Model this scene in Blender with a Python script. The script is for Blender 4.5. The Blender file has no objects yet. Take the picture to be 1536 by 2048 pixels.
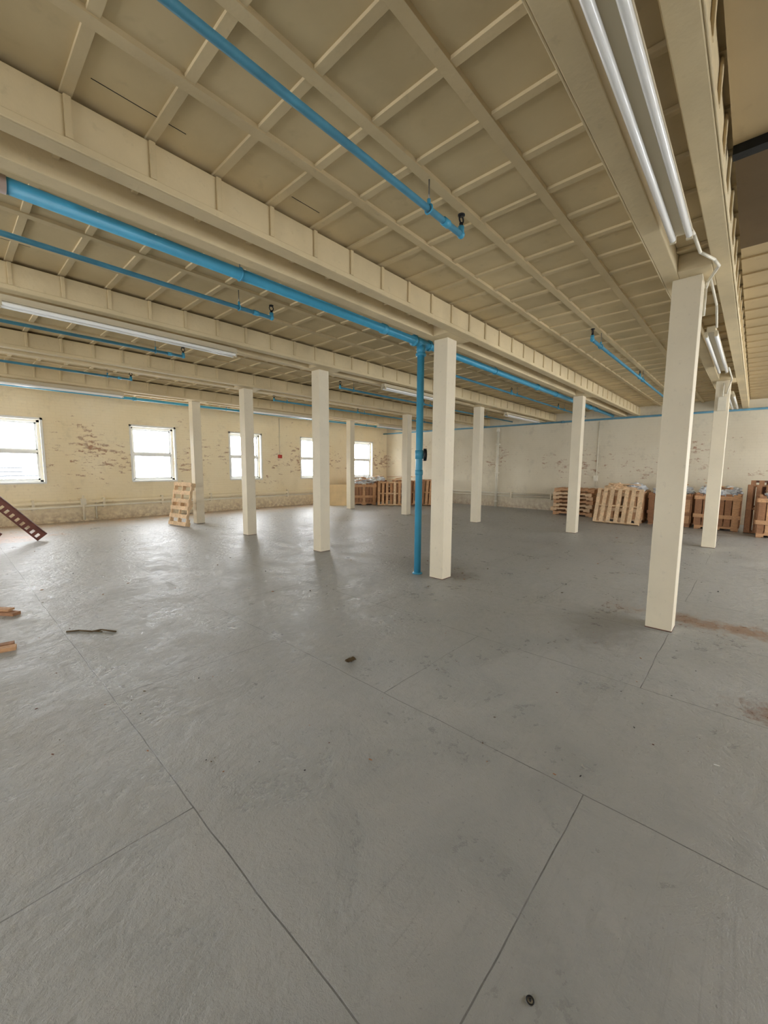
import bpy, bmesh, math, random
from mathutils import Matrix, Vector, noise
R=random.Random(7)
sc=bpy.context.scene
try:
    sc.view_settings.view_transform='Standard'
except Exception: pass

# ---------------------------------------------------------------- materials
def nmat(name):
    m=bpy.data.materials.new(name); m.use_nodes=True
    nt=m.node_tree; b=nt.nodes['Principled BSDF']
    return m,nt,b
def N(nt,t,**kw):
    n=nt.nodes.new(t)
    for k,v in kw.items(): setattr(n,k,v)
    return n
def mixc(nt,fac,a,b,mode='MIX'):
    n=N(nt,'ShaderNodeMix',data_type='RGBA',blend_type=mode)
    for s,v in ((n.inputs[0],fac),(n.inputs[6],a),(n.inputs[7],b)):
        if isinstance(v,(float,int)): s.default_value=v
        elif isinstance(v,(tuple,list)): s.default_value=(*v,1) if len(v)==3 else v
        else: nt.links.new(v,s)
    return n.outputs[2]
def noi(nt,vec,scale,detail=4,rough=.55,dist=0):
    n=N(nt,'ShaderNodeTexNoise'); n.inputs['Scale'].default_value=scale
    n.inputs['Detail'].default_value=detail; n.inputs['Roughness'].default_value=rough
    n.inputs['Distortion'].default_value=dist
    nt.links.new(vec,n.inputs['Vector']); return n.outputs['Fac']
def rng(nt,val,a,b,c=0.,d=1.,smooth=False):
    n=N(nt,'ShaderNodeMapRange'); n.clamp=True
    if smooth: n.interpolation_type='SMOOTHSTEP'
    n.inputs[1].default_value=a;n.inputs[2].default_value=b;n.inputs[3].default_value=c;n.inputs[4].default_value=d
    nt.links.new(val,n.inputs[0]); return n.outputs[0]
def mth(nt,op,a,b=None):
    n=N(nt,'ShaderNodeMath',operation=op)
    for s,v in ((n.inputs[0],a),(n.inputs[1],b)):
        if v is None: continue
        if isinstance(v,(float,int)): s.default_value=v
        else: nt.links.new(v,s)
    return n.outputs[0]
def bump(nt,b,h,strength,dist=.01,prev=None):
    n=N(nt,'ShaderNodeBump'); n.inputs['Strength'].default_value=strength; n.inputs['Distance'].default_value=dist
    nt.links.new(h,n.inputs['Height'])
    if prev is not None: nt.links.new(prev,n.inputs['Normal'])
    nt.links.new(n.outputs[0],b.inputs['Normal']); return n.outputs[0]
def objco(nt): return N(nt,'ShaderNodeTexCoord').outputs['Object']

def paint(name,col,rough=.6,var=.10,scale=3,bmp=.15,spec=.4,spot=.25):
    m,nt,b=nmat(name); co=objco(nt)
    f=noi(nt,co,scale,5); f2=noi(nt,co,scale*9,3)
    c=mixc(nt,rng(nt,f,.3,.7),tuple(x*(1-var) for x in col),tuple(min(1,x*(1+var)) for x in col))
    c=mixc(nt,rng(nt,f2,.62,.75,0,spot),c,tuple(x*.6 for x in col))
    nt.links.new(c,b.inputs['Base Color']); b.inputs['Roughness'].default_value=rough
    b.inputs['Specular IOR Level'].default_value=spec
    bump(nt,b,f2,bmp,.01); return m
def plain(name,col,rough=.5,metal=0,emit=None):
    m,nt,b=nmat(name); b.inputs['Base Color'].default_value=(*col,1); b.inputs['Roughness'].default_value=rough
    b.inputs['Metallic'].default_value=metal
    co=objco(nt); f=noi(nt,co,25,3)
    nt.links.new(rng(nt,f,.2,.8,max(.05,rough-.1),min(1,rough+.1)),b.inputs['Roughness'])
    return m

M={}
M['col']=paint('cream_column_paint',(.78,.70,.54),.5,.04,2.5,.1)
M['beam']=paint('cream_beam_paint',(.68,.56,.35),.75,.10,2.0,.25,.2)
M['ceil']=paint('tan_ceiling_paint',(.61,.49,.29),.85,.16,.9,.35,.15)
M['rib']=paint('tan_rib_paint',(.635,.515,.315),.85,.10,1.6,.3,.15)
M['smooth']=paint('tan_board_dim_ceiling',(.44,.34,.195),.8,.1,.8,.1,.2)
M['dark_brown']=paint('dark_brown_paint',(.11,.075,.038),.8,.25,.8,.1,.2)  # dark brown for one ceiling panel and small floor bits
M['dark']=plain('dark_seam_gap_shadow',(.01,.01,.008),.9)
M['blue']=paint('blue_pipe_paint',(.06,.34,.53),.38,.08,6,.08,.5)
M['blue2']=paint('blue_pipe_dusty',(.07,.26,.38),.5,.15,6,.1,.4)
M['blue3']=paint('blue_pipe_grimy',(.10,.24,.32),.6,.2,5,.1,.3)
M['peach']=paint('peach_pipe',(.50,.38,.32),.5)
M['black']=plain('black_iron',(.012,.012,.014),.45,.3)
M['steel']=plain('dull_steel',(.35,.34,.32),.4,.8)
M['conduit']=paint('cream_conduit',(.74,.69,.56),.45)
M['fix']=plain('fixture_enamel',(.62,.54,.38),.45)
M['tube']=plain('fluorescent_tube_glass',(.95,.95,.93),.12)
M['winf']=plain('white_vinyl',(.78,.80,.80),.35)
M['red']=plain('red_alarm',(.45,.04,.025),.4)
M['plastic']=paint('clear_plastic_wrap',(.72,.76,.80),.25,.2,7,.6,.6)
M['ply']=paint('plywood_sheet',(.74,.56,.32),.6,.1,3)
M['ext']=plain('pale_roofing',(.030,.035,.041),.8)
M['rust']=paint('oxide_red_steel',(.15,.05,.035),.55,.2,8,.2)

def wood(name,col):
    m,nt,b=nmat(name); co=objco(nt)
    mp=N(nt,'ShaderNodeMapping'); mp.inputs['Scale'].default_value=(4,4,14); nt.links.new(co,mp.inputs[0])
    f=noi(nt,mp.outputs[0],2.5,6,.6,1.5); g=noi(nt,co,1.7,3)
    c=mixc(nt,rng(nt,f,.3,.7),tuple(x*.68 for x in col),tuple(min(1,x*1.2) for x in col))
    c=mixc(nt,rng(nt,g,.35,.65,0,.4),c,tuple(x*.7 for x in col))
    nt.links.new(c,b.inputs['Base Color']); b.inputs['Roughness'].default_value=.7; bump(nt,b,f,.3,.005); return m
M['wl']=wood('pallet_wood_light',(.84,.60,.37))
M['wo']=wood('pallet_wood_orange',(.66,.38,.20))
M['wb']=wood('pallet_wood_brown',(.38,.19,.095))
M['wd']=wood('pallet_wood_dark',(.15,.06,.038))

def brickmat(name,base,base2,peel,mort=.012,bs=.35,zamp=.16):
    m,nt,b=nmat(name); co=objco(nt)
    sp=N(nt,'ShaderNodeSeparateXYZ'); nt.links.new(co,sp.inputs[0])
    s=mth(nt,'ADD',sp.outputs[0],sp.outputs[1])
    cb=N(nt,'ShaderNodeCombineXYZ'); nt.links.new(s,cb.inputs[0]); nt.links.new(sp.outputs[2],cb.inputs[1])
    bt=N(nt,'ShaderNodeTexBrick'); nt.links.new(cb.outputs[0],bt.inputs['Vector'])
    bt.inputs['Scale'].default_value=1; bt.inputs['Brick Width'].default_value=.215; bt.inputs['Row Height'].default_value=.075
    bt.inputs['Mortar Size'].default_value=mort*.5; bt.inputs['Mortar Smooth'].default_value=.6
    bt.inputs['Color1'].default_value=(0,0,0,1); bt.inputs['Color2'].default_value=(1,1,1,1)
    bt.inputs['Mortar'].default_value=(.5,.5,.5,1)
    f=noi(nt,co,1.1,5); f2=noi(nt,co,9,5,.65)
    c=mixc(nt,rng(nt,f,.3,.7),base,base2)
    c=mixc(nt,rng(nt,f2,.60,.74,0,.22),c,tuple(x*.66 for x in base))
    c=mixc(nt,mth(nt,'MULTIPLY',bt.outputs['Fac'],.10),c,tuple(x*.6 for x in base))
    big=noi(nt,co,.9,1)
    st=N(nt,'ShaderNodeMapping'); st.inputs['Scale'].default_value=(1,1,2.4); nt.links.new(co,st.inputs[0])
    sm=noi(nt,st.outputs[0],5,7,.8)
    bc=N(nt,'ShaderNodeSeparateColor'); nt.links.new(bt.outputs['Color'],bc.inputs[0])
    zc=rng(nt,mth(nt,'ABSOLUTE',mth(nt,'SUBTRACT',sp.outputs[2],1.75)),.25,1.5,zamp,-.02)
    q=mth(nt,'ADD',mth(nt,'ADD',mth(nt,'MULTIPLY',big,.45),mth(nt,'MULTIPLY',sm,1.25)),mth(nt,'ADD',zc,mth(nt,'MULTIPLY',bc.outputs[0],.16)))
    mask=rng(nt,q,peel,peel+.04)
    red=mixc(nt,rng(nt,f2,.4,.6),(.36,.17,.10),(.52,.40,.29))
    c=mixc(nt,mth(nt,'MULTIPLY',mask,.85),c,red)
    sf=noi(nt,co,2.4,6,.7)
    c=mixc(nt,rng(nt,sf,.56,.70,0,.32),c,tuple(x*.62 for x in base))
    low=rng(nt,sp.outputs[2],0,.5,.7,0)
    c=mixc(nt,mth(nt,'MULTIPLY',low,rng(nt,f2,.35,.6)),c,(.40,.28,.19))
    nt.links.new(c,b.inputs['Base Color']); b.inputs['Roughness'].default_value=.75; b.inputs['Specular IOR Level'].default_value=.25
    h=mth(nt,'SUBTRACT',mth(nt,'SUBTRACT',mth(nt,'MULTIPLY',f2,.3),mth(nt,'MULTIPLY',bt.outputs['Fac'],.7)),mth(nt,'MULTIPLY',mask,.6))
    bump(nt,b,h,bs,.01); return m
M['wallw']=brickmat('painted_brick_yellow',(.85,.74,.52),(.89,.80,.60),1.175,.012,.35)
M['wallb']=brickmat('painted_brick_cream',(.68,.61,.465),(.74,.675,.53),1.22,.010,.25)

def floormat():
    m,nt,b=nmat('grey_painted_panel_floor'); co=objco(nt)
    sp=N(nt,'ShaderNodeSeparateXYZ'); nt.links.new(co,sp.inputs[0])
    nd=N(nt,'ShaderNodeTexNoise'); nd.inputs['Scale'].default_value=2; nt.links.new(co,nd.inputs[0])
    wob=mth(nt,'MULTIPLY',mth(nt,'SUBTRACT',nd.outputs['Fac'],.5),.03)
    vx=mth(nt,'ADD',mth(nt,'ADD',sp.outputs[1],20-.47),wob); vy=mth(nt,'ADD',mth(nt,'ADD',sp.outputs[0],12.5-.65+1.25),wob)
    cb=N(nt,'ShaderNodeCombineXYZ'); nt.links.new(vx,cb.inputs[0]); nt.links.new(vy,cb.inputs[1])
    bt=N(nt,'ShaderNodeTexBrick'); nt.links.new(cb.outputs[0],bt.inputs['Vector']); bt.offset=.5
    bt.inputs['Scale'].default_value=1; bt.inputs['Brick Width'].default_value=2.5; bt.inputs['Row Height'].default_value=1.25
    bt.inputs['Mortar Size'].default_value=.0033; bt.inputs['Mortar Smooth'].default_value=.3
    bt.inputs['Color1'].default_value=(0,0,0,1); bt.inputs['Color2'].default_value=(1,1,1,1)
    f=noi(nt,co,.55,4); f2=noi(nt,co,2.3,7,.68,.6); f3=noi(nt,co,13,6,.72); f4=noi(nt,co,60,2); fb=noi(nt,co,1.1,2)
    c=mixc(nt,rng(nt,f,.3,.7),(.335,.35,.355),(.385,.395,.39))
    c=mixc(nt,rng(nt,f2,.42,.66,0,.5),c,(.45,.45,.44))
    c=mixc(nt,rng(nt,f2,.46,.30,0,.35),c,(.29,.30,.30))
    c=mixc(nt,mth(nt,'MULTIPLY',rng(nt,f3,.54,.68,0,.28),rng(nt,fb,.38,.62)),c,(.27,.265,.25))
    c=mixc(nt,mth(nt,'MULTIPLY',rng(nt,f4,.67,.73,0,.55),rng(nt,f2,.4,.6)),c,(.16,.155,.145))
    for rot,sc_,st in ((.7,1.6,9),(-.5,1.1,12),(1.5,1.9,9),(.1,2.6,16)):
        mp=N(nt,'ShaderNodeMapping'); mp.inputs['Scale'].default_value=(.45,st,1); mp.inputs['Rotation'].default_value=(0,0,rot); nt.links.new(co,mp.inputs[0])
        sf=noi(nt,mp.outputs[0],sc_,6,.7,1.0)
        c=mixc(nt,mth(nt,'MULTIPLY',rng(nt,sf,.59,.70,0,.28),rng(nt,fb,.42,.60)),c,(.22,.215,.21))
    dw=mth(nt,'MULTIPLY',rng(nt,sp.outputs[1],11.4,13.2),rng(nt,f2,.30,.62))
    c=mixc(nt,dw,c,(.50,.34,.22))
    def blob(x,y,rx,ry,col,amt):
        nonlocal c
        dx=mth(nt,'DIVIDE',mth(nt,'SUBTRACT',sp.outputs[0],x),rx); dy=mth(nt,'DIVIDE',mth(nt,'SUBTRACT',sp.outputs[1],y),ry)
        d=mth(nt,'SQRT',mth(nt,'ADD',mth(nt,'MULTIPLY',dx,dx),mth(nt,'MULTIPLY',dy,dy)))
        d=mth(nt,'ADD',d,mth(nt,'MULTIPLY',mth(nt,'SUBTRACT',f3,.5),2.8))
        d=mth(nt,'ADD',d,mth(nt,'MULTIPLY',mth(nt,'SUBTRACT',f2,.5),2.2))
        c=mixc(nt,rng(nt,d,.1,1.1,amt,0,True),c,col)
    blob(4.95,-.05,.24,1.1,(.27,.16,.10),.85)
    blob(3.35,-.28,.20,.30,(.20,.12,.09),.85)
    blob(.7,11.3,1.1,1.0,(.55,.32,.20),.8)
    blob(5.0,3.7,.7,1.0,(.17,.16,.145),.55)
    blob(4.1,.9,.7,.5,(.20,.195,.18),.5)
    blob(4.8,3.0,.4,.4,(.16,.14,.125),.6)
    blob(6.0,7.5,1.2,1.5,(.24,.22,.19),.4)
    blob(8.2,8.8,1.8,.8,(.26,.23,.19),.5)
    blob(7.5,2.5,1.6,1.6,(.25,.24,.225),.35)
    seam=mth(nt,'MULTIPLY',bt.outputs['Fac'],rng(nt,f2,.34,.60,.3,.85))
    c=mixc(nt,seam,c,(.09,.09,.085))
    nt.links.new(c,b.inputs['Base Color'])
    rg=rng(nt,mth(nt,'ADD',mth(nt,'MULTIPLY',f2,.5),mth(nt,'MULTIPLY',f3,.5)),.40,.60,.25,.56)
    nt.links.new(rg,b.inputs['Roughness']); b.inputs['Specular IOR Level'].default_value=.5
    f5=noi(nt,co,30,4,.6)
    h=mth(nt,'SUBTRACT',mth(nt,'ADD',mth(nt,'ADD',mth(nt,'MULTIPLY',f2,2.2),mth(nt,'MULTIPLY',f3,1.4)),mth(nt,'MULTIPLY',f5,.3)),bt.outputs['Fac'])
    bump(nt,b,h,.55,.016); return m
M['floor']=floormat()

def glass():
    m=bpy.data.materials.new('window_glass'); m.use_nodes=True; nt=m.node_tree
    for n in list(nt.nodes): nt.nodes.remove(n)
    o=N(nt,'ShaderNodeOutputMaterial'); t=N(nt,'ShaderNodeBsdfTransparent'); g=N(nt,'ShaderNodeBsdfGlossy'); g.inputs['Roughness'].default_value=.02
    mx=N(nt,'ShaderNodeMixShader'); mx.inputs[0].default_value=.06
    nt.links.new(t.outputs[0],mx.inputs[1]); nt.links.new(g.outputs[0],mx.inputs[2]); nt.links.new(mx.outputs[0],o.inputs[0]); return m
M['glass']=glass()

# ---------------------------------------------------------------- mesh builder
class MB:
    def __init__(s): s.bm=bmesh.new(); s.mats=[]
    def mi(s,k):
        if k not in s.mats: s.mats.append(k)
        return s.mats.index(k)
    def _add(s,ret,k,smooth=False):
        i=s.mi(k); fs=set()
        for v in ret['verts']:
            for f in v.link_faces: fs.add(f)
        for f in fs: f.material_index=i; f.smooth=smooth
    def box(s,x0,x1,y0,y1,z0,z1,k,X=None):
        T=Matrix.Translation(((x0+x1)/2,(y0+y1)/2,(z0+z1)/2))@Matrix.Diagonal((x1-x0,y1-y0,z1-z0,1))
        if X is not None: T=X@T
        s._add(bmesh.ops.create_cube(s.bm,size=1,matrix=T),k)
    def cyl(s,a,b,r,k,seg=16,r2=None):
        a=Vector(a);b=Vector(b);d=b-a
        T=Matrix.Translation((a+b)/2)@d.to_track_quat('Z','Y').to_matrix().to_4x4()
        s._add(bmesh.ops.create_cone(s.bm,cap_ends=True,segments=seg,radius1=r,radius2=r if r2 is None else r2,depth=d.length,matrix=T),k,True)
    def sph(s,c,r,k,sc=(1,1,1),seg=12):
        T=Matrix.Translation(c)@Matrix.Diagonal((*sc,1))
        s._add(bmesh.ops.create_uvsphere(s.bm,u_segments=seg,v_segments=seg//2+2,radius=r,matrix=T),k,True)
    def tube(s,pts,r,k,seg=12):
        for i in range(len(pts)-1): s.cyl(pts[i],pts[i+1],r,k,seg)
        for p in pts[1:-1]: s.sph(p,r*1.02,k)
    def torus(s,c,Rr,r,k,axis='x',n=16,m=6):
        i=s.mi(k); vs=[]
        for a in range(n):
            t=2*math.pi*a/n; ring=[]
            for q in range(m):
                p=2*math.pi*q/m; rr=Rr+r*math.cos(p); h=r*math.sin(p)
                x,y,z={'x':(h,rr*math.cos(t),rr*math.sin(t)),'y':(rr*math.cos(t),h,rr*math.sin(t)),'z':(rr*math.cos(t),rr*math.sin(t),h)}[axis]
                ring.append(s.bm.verts.new((c[0]+x,c[1]+y,c[2]+z)))
            vs.append(ring)
        for a in range(n):
            for q in range(m):
                f=s.bm.faces.new((vs[a][q],vs[(a+1)%n][q],vs[(a+1)%n][(q+1)%m],vs[a][(q+1)%m])); f.material_index=i; f.smooth=True
    def crumple(s,c,r,sc,k,seed,amp=.35):
        T=Matrix.Translation(c)@Matrix.Diagonal((*sc,1))
        ret=bmesh.ops.create_icosphere(s.bm,subdivisions=4,radius=r)
        for v in ret['verts']:
            n=noise.noise(v.co*(2.5/r)+Vector((seed,seed*2,0)))*amp+noise.noise(v.co*(7/r)+Vector((0,seed,3)))*amp*.5
            v.co=v.co*(1+n); v.co=T@v.co
        s._add(ret,k,False)
    def done(s,name,Mx=None,bevel=0):
        bmesh.ops.recalc_face_normals(s.bm,faces=s.bm.faces[:])
        me=bpy.data.meshes.new(name); s.bm.to_mesh(me); s.bm.free()
        for k in s.mats: me.materials.append(M[k])
        o=bpy.data.objects.new(name,me); sc.collection.objects.link(o)
        if Mx is not None: o.matrix_world=Mx
        if bevel:
            b=o.modifiers.new('bevel','BEVEL'); b.width=bevel; b.segments=2; b.limit_method='ANGLE'
        return o

X0,X1,Y0,Y1=-5.0,14.8,-4.4,13.35
ZC=3.42; ZB=3.14; WT=.36
SP=.40
# ---------------------------------------------------------------- room shell
b=MB(); b.box(X0-WT,X1+WT,Y0-WT,Y1+WT,-.2,0,'floor'); b.done('floor')
BEAMS=[-2.07,.50,3.0,5.55,8.1,10.68]
b=MB(); b.box(X0-WT,X1+WT,Y0-WT,Y1+WT,ZC,ZC+.25,'ceil')
U0=1.39-SP*15
bx=U0
while bx<X1:
    if bx>X0+.05: b.box(bx-.026,bx+.026,Y0,Y1,ZC-.018,ZC+.01,'rib')
    bx+=SP
edges=[Y0]+BEAMS+[Y1]
for i in range(len(edges)-1):
    a,c=edges[i],edges[i+1]
    lo=a+(.23 if i>0 else 0); hi=c-(.23 if i<len(edges)-2 else 0)
    n=max(2,round((hi-lo)/.51))
    for j in range(1,n):
        y=lo+(hi-lo)*j/n
        b.box(X0,X1,y-.033,y+.033,ZC-.028,ZC+.01,'rib')
for (xa,xb,y) in ((.66,1.12,2.60),(1.85,2.1,2.60),(.2,.7,4.9)): b.box(xa,xb,y-.0015,y+.0015,ZC-.003,ZC+.01,'dark')
b.done('ceiling',bevel=.007)

def wall(name,length0,length1,ops,mat,Mx,z0=0,z1=ZC):
    b=MB(); x=length0
    for (a,c,s,t) in sorted(ops):
        b.box(x,a,0,WT,z0,z1,mat,Mx); b.box(a,c,0,WT,z0,s,mat,Mx); b.box(a,c,0,WT,t,z1,mat,Mx); x=c
    b.box(x,length1,0,WT,z0,z1,mat,Mx)
    return b.done(name)
wn=[0]
def window(a,c,s,t,Mx):
    wn[0]+=1; b=MB(); fw=.06; y0,y1=.10,.20
    b.box(a,a+fw,y0,y1,s,t,'winf',Mx); b.box(c-fw,c,y0,y1,s,t,'winf',Mx)
    b.box(a,c,y0,y1,t-fw,t,'winf',Mx); b.box(a,c,y0,y1,s,s+fw,'winf',Mx)
    b.box(a-.04,c+.04,-.03,y0,s-.03,s+.012,'winf',Mx)
    m=(s+t)/2; b.box(a+fw,c-fw,y0+.01,y1-.01,m-.03,m+.03,'winf',Mx)
    for (p,q,yy) in ((m+.025,t-fw,y0+.055),(s+fw,m-.025,y0+.02)):
        w=.036
        b.box(a+fw,a+fw+w,yy,yy+.03,p,q,'winf',Mx); b.box(c-fw-w,c-fw,yy,yy+.03,p,q,'winf',Mx)
        b.box(a+fw,c-fw,yy,yy+.03,p,p+w,'winf',Mx); b.box(a+fw,c-fw,yy,yy+.03,q-w,q,'winf',Mx)
        b.box(a+fw+w,c-fw-w,yy+.012,yy+.018,p+w,q-w,'glass',Mx)
    b.box(a-.05,a,-.015,.02,s,t+.05,'winf',Mx); b.box(c,c+.05,-.015,.02,s,t+.05,'winf',Mx); b.box(a-.05,c+.05,-.015,.02,t,t+.05,'winf',Mx)
    b.done('window_%d'%wn[0])
    L=bpy.data.lights.new('daylight_portal','AREA'); L.shape='RECTANGLE'; L.size=c-a; L.size_y=t-s
    L.cycles.is_portal=True
    o=bpy.data.objects.new('daylight_portal',L); sc.collection.objects.link(o)
    o.matrix_world=Mx@Matrix.Translation(((a+c)/2,WT+.02,m))@Matrix.Rotation(math.radians(-90),4,'X')
def T(x,y,z): return Matrix.Translation((x,y,z))
def Rz(d): return Matrix.Rotation(math.radians(d),4,'Z')
def Rx(d): return Matrix.Rotation(math.radians(d),4,'X')
def Ry(d): return Matrix.Rotation(math.radians(d),4,'Y')
MW=T(0,Y1,0)
ops=[(c-.58,c+.58,1.06,2.63) for c in (-3.9,-1.7,1.22,4.40,7.38,10.33,13.2)]
wall('wall_window_side',X0-WT,X1+WT,ops,'wallw',MW)
for o_ in ops: window(*o_,MW)
MN=T(X0,0,0)@Rz(90)
ops=[(c-.85,c+.85,1.0,2.7) for c in (1,4,7,10)]  # unseen windows, added behind the camera for extra daylight
wall('wall_near',Y0-WT,Y1+WT,ops,'wallb',MN)
for o_ in ops: window(*o_,MN)
MR=T(0,Y0,0)@Rz(180)
ops=[(c-1.2,c+1.2,.8,2.85) for c in (-13.2,-10.3,-7.4,-4.4,)]  # unseen windows, enlarged and brought closer to brighten the far floor
wall('wall_right',-X1-WT,-X0+WT,ops,'wallb',MR)
for o_ in ops: window(*o_,MR)
MBk=T(X1,0,0)@Rz(-90)
wall('wall_back',-Y1,-Y0,[],'wallb',MBk)

b=MB(); b.box(-45,2,24,60,-3,.75,'ext'); b.box(-30,-22,30,36,.75,1.4,'ext'); b.box(-12,-8,40,44,.75,1.3,'ext')
for z in (.95,1.12,1.3): b.cyl((-30,23,z),(6,23,z+.1),.03,'ext',8)
for x in (-30,6): b.cyl((x,23,-3),(x,23,1.6),.08,'ext',8)
b.done('neighbouring_roof')

# ---------------------------------------------------------------- beams & columns
for v in BEAMS:
    b=MB(); h=.23; zt=ZC-.030
    b.box(X0,X1,v-h,v-h+.115,ZB,zt,'beam'); b.box(X0,X1,v+h-.115,v+h,ZB,zt,'beam')
    b.box(X0,X1,v-h+.115,v+h-.115,ZB+.14,zt,'rib')
    bx=U0
    while bx<X1-.05:
        if bx>X0+.05:
            for sgn in (-1,1):
                y=v+sgn*h
                b.box(bx-.018,bx+.018,min(y,y+sgn*.016),max(y,y+sgn*.016),ZB+.045,zt,'rib')
            b.box(bx-.02,bx+.02,v-h+.115,v+h-.115,ZB+.11,ZB+.14,'rib')
        bx+=SP
    for sgn in (-1,1):
        y=v+sgn*h; b.box(X0,X1,min(y,y+sgn*.012),max(y,y+sgn*.012),ZB,ZB+.045,'beam')
    for cx in (-.89,4.56,10.02):
        b.box(cx-.25,cx+.25,v-h+.115,v+h-.115,ZB,ZB+.14,'beam')
    b.done('ceiling_beam',bevel=.006)
colv=[-2.03,.56,3.10,5.67,8.18,10.78]
for cx in (-.89,4.56,10.02):
    for i,v in enumerate(colv):
        b=MB(); w=.105; b.box(cx-w,cx+w,v-w,v+w,0,ZB,'col')
        b.box(cx-w-.003,cx+w+.003,v-w-.003,v+w+.003,0,.010,'wd')
        o=b.done('support_column',bevel=.006)
b=MB(); b.box(X0,3.22,-1.81,.24,3.35,3.388,'smooth'); b.box(3.22,3.29,-1.81,.24,3.30,3.388,'dark'); b.box(3.29,4.75,-1.81,.24,3.370,3.386,'dark_brown')  # near-black strip stands in for the shadow in the gap
b.box(4.75,X1-.02,-1.81,.24,3.376,3.386,'smooth')  # added overlay and ribs: darker colour paints dimmer light onto this ceiling
x=5.0
while x<X1-.1: b.box(x-.024,x+.024,-1.81,.24,3.362,3.377,'smooth'); x+=SP
for y in (-1.3,-.8,-.3): b.box(4.75,X1-.02,y-.03,y+.03,3.357,3.377,'smooth')
b.done('dropped_board_shade_overlay')

# ---------------------------------------------------------------- sprinkler pipes
def sprinkler(b,x,y,z,r):
    b.sph((x,y,z),r*1.35,'blue'); b.cyl((x,y,z),(x,y,z+.055),r*1.1,'blue'); b.cyl((x,y,z+.055),(x,y,z+.08),r*.7,'black')
    b.torus((x,y,z+.105),.026,.006,'black','y'); b.cyl((x,y,z+.13),(x,y,z+.138),.026,'black')
def hanger(b,x,y,z,r):
    b.torus((x,y,z),r+.008,.006,'blue','x'); b.cyl((x,y,z+r+.01),(x,y,ZC-.029),.005,'steel',8); b.cyl((x,y,z+r),(x,y,z+r+.04),.012,'blue',8)
ZP=3.21
for k,v in enumerate((1.74,4.27,6.78,9.35,11.95)):
    if k<4:
        b=MB(); r=.021
        b.cyl((X0+.02,v,ZP),(2.73,v,ZP),r,'blue2'); sprinkler(b,2.73,v,ZP,r)
        for hx in (-2.2,.1,2.33): hanger(b,hx,v,ZP,r)
        b.cyl((2.5,v,ZP),(2.56,v,ZP),r*1.3,'blue'); b.done('sprinkler_pipe')
        b=MB(); b.cyl((6.0,v,ZP),(14.45,v,ZP),r,'blue2'); sprinkler(b,6.0,v,ZP,r)
        for hx in (6.4,9.3,12.5): hanger(b,hx,v,ZP,r)
        for hx in (9.0,12.0): 
            b.cyl((hx,v,ZP),(hx,v,ZP+.07),r*.9,'blue'); b.torus((hx,v,ZP+.10),.026,.006,'black','y'); b.cyl((hx-.04,v,ZP),(hx+.04,v,ZP),r*1.4,'blue')
        b.done('sprinkler_pipe')
    else:
        b=MB(); r=.034; b.cyl((X0+.02,v,ZP),(14.45,v,ZP),r,'blue')
        for hx in (-3,0,3,6,9,12): hanger(b,hx,v,ZP,r); b.cyl((hx+.5,v,ZP),(hx+.58,v,ZP),r*1.4,'blue')
        b.done('sprinkler_pipe')
b=MB(); b.cyl((14.52,Y0+.05,ZB-.05),(14.52,Y1-.05,ZB-.05),.030,'blue3')
for y in (-4,-1,2,5,8,11): b.cyl((14.52,y-.05,ZB-.05),(14.52,y+.05,ZB-.05),.040,'blue3'); b.cyl((14.55,y,ZB-.05),(14.79,y,ZB-.05),.012,'steel',8)
b.done('sprinkler_cross_main')
b=MB(); vm,zm=3.45,3.165; r=.047
b.cyl((.40,vm,zm),(14.45,vm,zm),r,'blue',20); b.cyl((X0+.02,vm,zm),(.40,vm,zm),r*1.1,'peach',20)
b.cyl((3.72,vm,zm),(3.79,vm,zm),r*1.25,'blue',20)
b.cyl((4.36,vm,zm),(4.66,vm,zm),r*1.28,'blue',20)
b.cyl((4.33,vm,zm),(4.37,vm,zm),r*1.5,'blue',20); b.cyl((4.65,vm,zm),(4.69,vm,zm),r*1.5,'blue',20)
b.cyl((4.50,vm,0.02),(4.50,vm,zm),r*1.02,'blue',20)
b.cyl((4.50,vm,zm-.15),(4.50,vm,zm-.04),r*1.25,'blue',20); b.cyl((4.50,vm,zm-.17),(4.50,vm,zm-.14),r*1.5,'blue',20)
b.cyl((4.50,vm,0.0),(4.50,vm,.015),r*1.5,'blue',20)
b.cyl((4.50,vm,1.62),(4.50,vm,1.74),r*1.2,'blue',20); b.cyl((4.50,vm,1.40),(4.50,vm,1.47),r*1.15,'blue',20)
b.cyl((4.50,vm,1.68),(4.585,vm-.03,1.68),.02,'black'); b.cyl((4.575,vm-.02,1.68),(4.60,vm-.045,1.68),.085,'black',24); b.cyl((4.572,vm-.017,1.68),(4.575,vm-.02,1.68),.07,'steel',24)
b.cyl((8.4,vm,zm),(8.48,vm,zm),r*1.3,'blue',20); b.cyl((12,vm,zm),(12.1,vm,zm),r*1.3,'blue',20)
for hx in (1.9,6.6,9.5,12.6): b.torus((hx,vm,zm),r+.006,.006,'blue','x'); b.cyl((hx,vm,zm+r),(hx,vm,ZC-.029),.006,'steel',8)
b.done('sprinkler_main_pipe')

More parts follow.
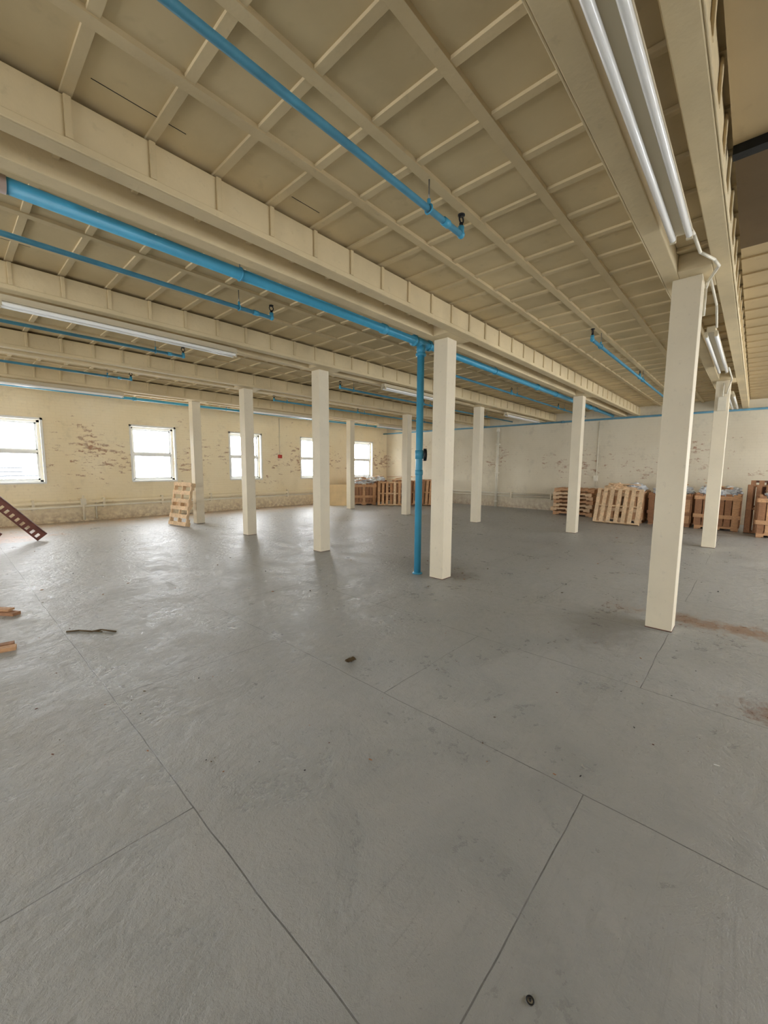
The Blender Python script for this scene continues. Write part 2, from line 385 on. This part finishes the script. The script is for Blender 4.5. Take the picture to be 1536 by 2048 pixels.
# ---------------------------------------------------------------- fluorescent fixtures
def fixture(x0,x1,v,z=ZB-.004):
    b=MB()
    b.box(x0,x1,v-.04,v+.04,z-.055,z,'fix')
    b.box(x0,x1,v-.062,v+.062,z-.066,z-.055,'fix')
    for s in (-.045,.045):
        b.cyl((x0+.03,v+s,z-.092),(x1-.03,v+s,z-.092),.019,'tube',16)
        for xx in (x0+.012,x1-.032): b.box(xx,xx+.02,v+s-.018,v+s+.018,z-.115,z-.06,'fix')
    b.done('fluorescent_strip_light',bevel=.003)
fixture(1.06,3.50,.49); fixture(6.1,8.54,.5); fixture(11.3,13.7,.5)
for v in (5.52,10.65):
    fixture(.5,2.94,v); fixture(6.0,8.44,v); fixture(11.3,13.7,v)
b=MB(); z=ZB
b.tube([(3.52,.45,z-.03),(3.62,.44,z-.03),(3.95,.43,z-.03),(4.15,.36,z-.03),(4.30,.34,z-.03),(4.52,.42,z-.05),(4.55,.435,z-.10),(4.55,.435,z-.32)],.011,'conduit')
b.tube([(4.55,.41,z-.02),(5.3,.41,z-.02),(6.08,.45,z-.03)],.011,'conduit')
b.done('electrical_conduit')
b=MB(); b.tube([(8.6,.44,z-.02),(9.6,.43,z-.03),(9.86,.45,z-.03),(9.89,.50,z-.25)],.012,'conduit')
b.box(9.85,9.908,.49,.61,z-.55,z-.30,'conduit'); b.cyl((9.88,.55,z-.30),(9.88,.55,z-.05),.012,'conduit'); b.done('junction_box')

# ---------------------------------------------------------------- wall trim / pipes
b=MB()
b.box(X0,12.2,Y1-.11,Y1-.02,.50,.57,'wallw'); b.cyl((X0,Y1-.10,.42),(12.2,Y1-.10,.42),.03,'conduit')
x=-4.5
while x<12: b.box(x,x+.05,Y1-.12,Y1,.36,.62,'col'); x+=1.5
b.done('trim_1')
b=MB(); b.cyl((X1-.09,5.1,.55),(X1-.09,12.6,.55),.035,'conduit'); b.cyl((X1-.09,5.1,.45),(X1-.09,12.6,.45),.02,'conduit')
for y in (5.3,6.8,8.3,9.8,11.3,12.4): b.box(X1-.13,X1,y,y+.04,.38,.60,'col')
b.cyl((X1-.09,5.1,.55),(X1-.09,5.1,.0),.03,'conduit'); b.done('trim_2')
b=MB(); b.cyl((X1-.10,7.45,0),(X1-.10,7.45,3.05),.05,'conduit'); 
for zz in (.2,1.3,2.4): b.box(X1-.16,X1,7.38,7.52,zz,zz+.05,'conduit')
b.cyl((X1-.10,7.45,2.9),(X1-.10,7.45,3.05),.065,'conduit'); b.done('wall_downpipe')
b=MB(); b.cyl((8.75,Y1-.02,1.95),(8.75,Y1-.02,3.3),.012,'conduit'); b.box(8.68,8.82,Y1-.07,Y1,1.82,1.95,'red'); b.sph((8.75,Y1-.07,1.88),.035,'red'); b.done('fire_alarm_pull')
b=MB(); b.cyl((X1-.02,3.9,.9),(X1-.02,3.9,3.05),.014,'conduit'); b.box(X1-.08,X1,3.85,3.97,1.1,1.28,'conduit'); b.done('wall_switch_conduit')
b=MB(); b.cyl((2.85,Y1-.03,.05),(2.85,Y1-.03,.48),.02,'conduit'); b.cyl((2.55,Y1-.14,.05),(2.55,Y1-.14,.7),.028,'conduit'); b.box(2.49,2.61,Y1-.17,Y1-.12,.45,.62,'conduit'); b.done('wall_riser_pipe')

# ---------------------------------------------------------------- pallets
def pallet(b,X,k,L=1.15,W=1.0,seed=0,miss=0,n=7,k2=None,closed=False):
    r=random.Random(seed); k2=k2 or k; sw=.095
    for y in (0,W/2-.02,W-.04):
        b.box(0,L,y,y+.04,.055,.105,k,X)
        for a,c in ((0,.16*L),(.40*L,.60*L),(.84*L,L)): b.box(a,c,y,y+.04,.018,.055,k,X)
    for i in range(n):
        if miss and i==miss: continue
        x=i*(L-sw)/(n-1)+r.uniform(-.012,.012); kk=k if r.random()<.6 else k2
        b.box(max(0,x),x+sw,0,W,.105,.123,kk,X)
    m=5 if closed else 3
    for i in range(m):
        x=i*(L-sw)/(m-1); b.box(x,x+sw,0,W,0,.018,k2,X)
I4=Matrix.Identity(4)
b=MB(); pallet(b,I4,'wl',1.08,.80,3,0,6,'wl'); b.done('wooden_pallet',T(4.10,10.25,0)@Rz(8)@Ry(-79))

def crate(name,X,w,d,h,k,k2,fill,seed):
    b=MB(); r=random.Random(seed)
    pallet(b,I4,k,w,d,seed,0,7,k2)
    for (xx,yy) in ((0,0),(w-.06,0),(0,d-.06),(w-.06,d-.06)): b.box(xx,xx+.06,yy,yy+.06,.123,h,k)
    n=int(w/.13)
    for i in range(n):
        x=i*w/n+.006
        if r.random()<.9: b.box(x,x+w/n-.02,-.02,0,.10,h-.02+r.uniform(-.03,.02),k if r.random()<.5 else k2)
        b.box(x,x+w/n-.02,d,d+.02,.10,h-.02,k2)
    n=int(d/.13)
    for i in range(n):
        y=i*d/n+.006
        b.box(-.02,0,y,y+d/n-.02,.10,h-.02,k if r.random()<.5 else k2); b.box(w,w+.02,y,y+d/n-.02,.10,h-.02,k2)
    for zz in (.30,h-.16):
        b.box(-.02,w+.02,-.04,-.02,zz,zz+.09,k); b.box(-.04,-.02,-.02,d+.02,zz,zz+.09,k)
    if fill:
        b.crumple((w/2,d/2,h-.08),min(w,d)*.36,(w/d*1.0,1,.5),fill,seed,.3)
        b.crumple((w*.3,d*.4,h+.02),min(w,d)*.22,(1.2,1,.8),fill,seed+5,.4)
        b.crumple((w*.72,d*.6,h+.03),min(w,d)*.22,(1.2,1,.7),'plastic',seed+9,.4)
        for q in range(5):
            b.box(-.35,.35,-.045,.045,0,.02,r.choice([k,k2,'wl']),T(w/2+r.uniform(-.1,.1),d/2+r.uniform(-.25,.25),h+.02+q*.035)@Rz(r.uniform(-70,70))@Ry(r.uniform(-14,14)))
    b.done(name,X)
# ---- corner pile
b=MB(); b.box(0,.82,0,.018,0,.84,'ply'); b.done('plywood_sheet',T(10.22,12.2,0)@Rz(-42)@Rx(-12))
crate('wooden_crate',T(11.0,11.75,0)@Rz(-42),.95,.9,.88,'wo','wb','plastic',11)
b=MB(); pallet(b,I4,'wl',1.05,.98,5,3,7,'wo'); b.done('wooden_pallet',T(11.52,10.85,0)@Rz(-50)@Rx(66))
crate('wooden_crate',T(12.1,12.25,0)@Rz(-48),1.0,.85,.95,'wb','wd','plastic',14)
for i,(x,y,yw,tl,k,k2) in enumerate([(12.2,10.75,-55,62,'wo','wb'),(12.75,10.0,-62,68,'wo','wb'),(13.05,9.9,-62,70,'wb','wl')]):
    b=MB(); pallet(b,I4,k,1.15,1.05,20+i,0,8,k2,True); b.done('wooden_pallet',T(x,y,0)@Rz(yw)@Rx(tl))
b=MB(); 
for i in range(7): pallet(b,T(R.uniform(-.04,.04),R.uniform(-.04,.04),i*.124)@Rz(R.uniform(-4,4)),'wb' if i%2 else 'wo',1.1,1.0,30+i,0,7,'wb')
for q in range(7):
    b.box(-.5,.5,-.05,.05,0,.02,R.choice(['wo','wb','wl']),T(.55+R.uniform(-.1,.1),.5+R.uniform(-.3,.3),.90+q*.03)@Rz(R.uniform(-70,70))@Ry(R.uniform(-14,14)))
b.done('pallet_stack',T(13.55,11.3,0)@Rz(-6))
# ---- back wall piles
b=MB()
for i in range(7): pallet(b,T(R.uniform(-.07,.07),R.uniform(-.05,.05),i*.124)@Rz(R.uniform(-4,4)),'wl' if i%3 else 'wo',1.2,1.0,40+i,0,7,'wo')
b.done('pallet_stack',T(13.65,4.88,0)@Rz(-90))
crate('wooden_crate',T(13.05,3.33,0)@Rz(-90),1.1,1.0,.90,'wl','wo','wl',50)
b=MB(); pallet(b,I4,'wl',1.12,.98,51,0,7,'wl',True); b.done('wooden_pallet',T(12.45,3.28,0)@Rz(-92)@Rx(70))
crate('wooden_crate',T(13.1,2.08,0)@Rz(-90),.92,.95,.88,'wb','wo','plastic',60)
crate('wooden_crate',T(12.95,1.05,0)@Rz(-90),.85,.95,.92,'wo','wb','plastic',61)
b=MB(); pallet(b,I4,'wb',1.2,1.15,70,0,8,'wd',True); b.done('wooden_pallet',T(12.95,.10,0)@Rz(-90)@Rx(80))
b=MB(); pallet(b,I4,'wd',1.2,1.25,71,0,8,'wb',True); b.done('wooden_pallet',T(13.2,.05,0)@Rz(-90)@Rx(81))
crate('wooden_crate',T(12.25,-.12,0)@Rz(-90),.8,.5,.95,'wo','wb','plastic',72)
b=MB(); pallet(b,I4,'wd',1.2,1.3,73,0,8,'wd',True); b.done('wooden_pallet',T(13.2,-1.3,0)@Rz(-90)@Rx(82))

# ---- left edge : perforated rail leaning on pallets
def rail(name,X,L=1.9,w=.20):
    b=MB(); n=int(L/.11)
    b.box(0,L,0,.03,0,.02,'rust'); b.box(0,L,w-.085,w,0,.02,'rust')
    for i in range(n+1):
        x=i*(L-.06)/n; b.box(x,x+.06,.03,w-.085,0,.02,'rust')
    b.box(0,L,0,.012,0,.07,'rust'); b.box(0,L,w-.012,w,0,.07,'rust')
    return b.done(name,X)
rail('perforated_steel_rail',T(1.22,10.42,.0)@Rz(165)@Ry(-50)@Rx(90))
rail('perforated_steel_rail',T(.62,10.75,.0)@Rz(172)@Ry(-38)@Rx(90))
b=MB()
for i in range(4): pallet(b,T(.03*i,.02*i,.124*i),'wb' if i<2 else 'wd',1.15,1.0,80+i,0,7,'wd',True)
b.done('pallet_stack',T(-.75,10.95,0)@Rz(4))
# ---------------------------------------------------------------- floor bits
def gp(px,py):
    x=px-768;y=1024-py; up=y*.994-809*.1094; f=y*.1094+809*.994; s=-1.5/up
    x*=s; f*=s; return (.6737*x+.739*f, -.739*x+.6737*f)
x,y=gp(-25,1232); b=MB(); b.box(-.35,.35,-.04,.04,.0,.03,'wb'); b.box(-.3,.25,-.02,.05,.03,.05,'wo',Rz(5)); b.done('broken_board',T(x,y,0)@Rz(-55))
x,y=gp(-30,1310); b=MB(); b.box(-.2,.2,-.10,-.03,0,.03,'wo'); b.box(-.22,.18,.0,.06,0,.03,'wb'); b.done('broken_board',T(x,y,0)@Rz(-10))
b=MB()
for i in range(230):
    px=R.uniform(60,1500); py=1035+(R.random()**1.6)*520
    x,y=gp(px,py)
    if y>13 or x>14.3 or y<-1: continue
    r=R.uniform(.002,.006) if py>1200 else R.uniform(.004,.014)
    k=R.choice(['wd','steel','black','wb','dark_brown'])
    X=T(x,y,r*.2)@Rz(R.uniform(0,360))@Matrix.Diagonal((r*R.uniform(.8,2.4),r*.8,r*.4,1))
    b._add(bmesh.ops.create_icosphere(b.bm,subdivisions=1,radius=1,matrix=X),k)
b.done('floor_debris')
x,y=gp(703,1322); b=MB(); b.crumple((0,0,.010),.028,(1.5,.9,.3),'dark_brown',4,.6); b.crumple((.03,.02,.010),.016,(1.5,.9,.4),'steel',8,.6); b.done('crumpled_leaf',T(x,y,0))
x,y=gp(185,1268); b=MB(); b.tube([(-.22,0,.006),(-.12,.02,.008),(0,.0,.006),(.08,.02,.012),(.22,-.01,.006)],.007,'dark_brown'); b.tube([(-.15,.03,.005),(-.05,.01,.008),(.1,-.01,.005)],.005,'dark_brown'); b.done('strapping_strip',T(x,y,0)@Rz(-45))
x,y=gp(1067,2000); b=MB(); b.cyl((0,0,0),(0,0,.003),.012,'steel',24); b.torus((0,0,.003),.010,.002,'black','z',24); b.cyl((0,0,.003),(0,0,.004),.004,'black'); b.done('floor_bolt_cap',T(x,y,0))
x,y=gp(1437,1526); b=MB(); b.box(-.012,.012,-.002,.002,0,.002,'tube'); b.done('paper_scrap',T(x,y,0)@Rz(-80))

# ---------------------------------------------------------------- world & camera
w=bpy.data.worlds.new('World'); sc.world=w; w.use_nodes=True
nt=w.node_tree; bg=nt.nodes['Background']; bg.inputs[0].default_value=(.93,.96,1.0,1)
tc=N(nt,'ShaderNodeTexCoord'); sp=N(nt,'ShaderNodeSeparateXYZ'); nt.links.new(tc.outputs['Generated'],sp.inputs[0])
nt.links.new(rng(nt,sp.outputs[1],-1,1,12,24),bg.inputs[1])
cam=bpy.data.cameras.new('camera'); co=bpy.data.objects.new('camera',cam); sc.collection.objects.link(co)
cam.lens=809/2048*36; cam.sensor_width=36; cam.clip_start=.02; cam.clip_end=300
co.matrix_world=T(0,0,1.5)@Rz(-47.65)@Rx(90-6.28)@Rz(.4)
sc.camera=co
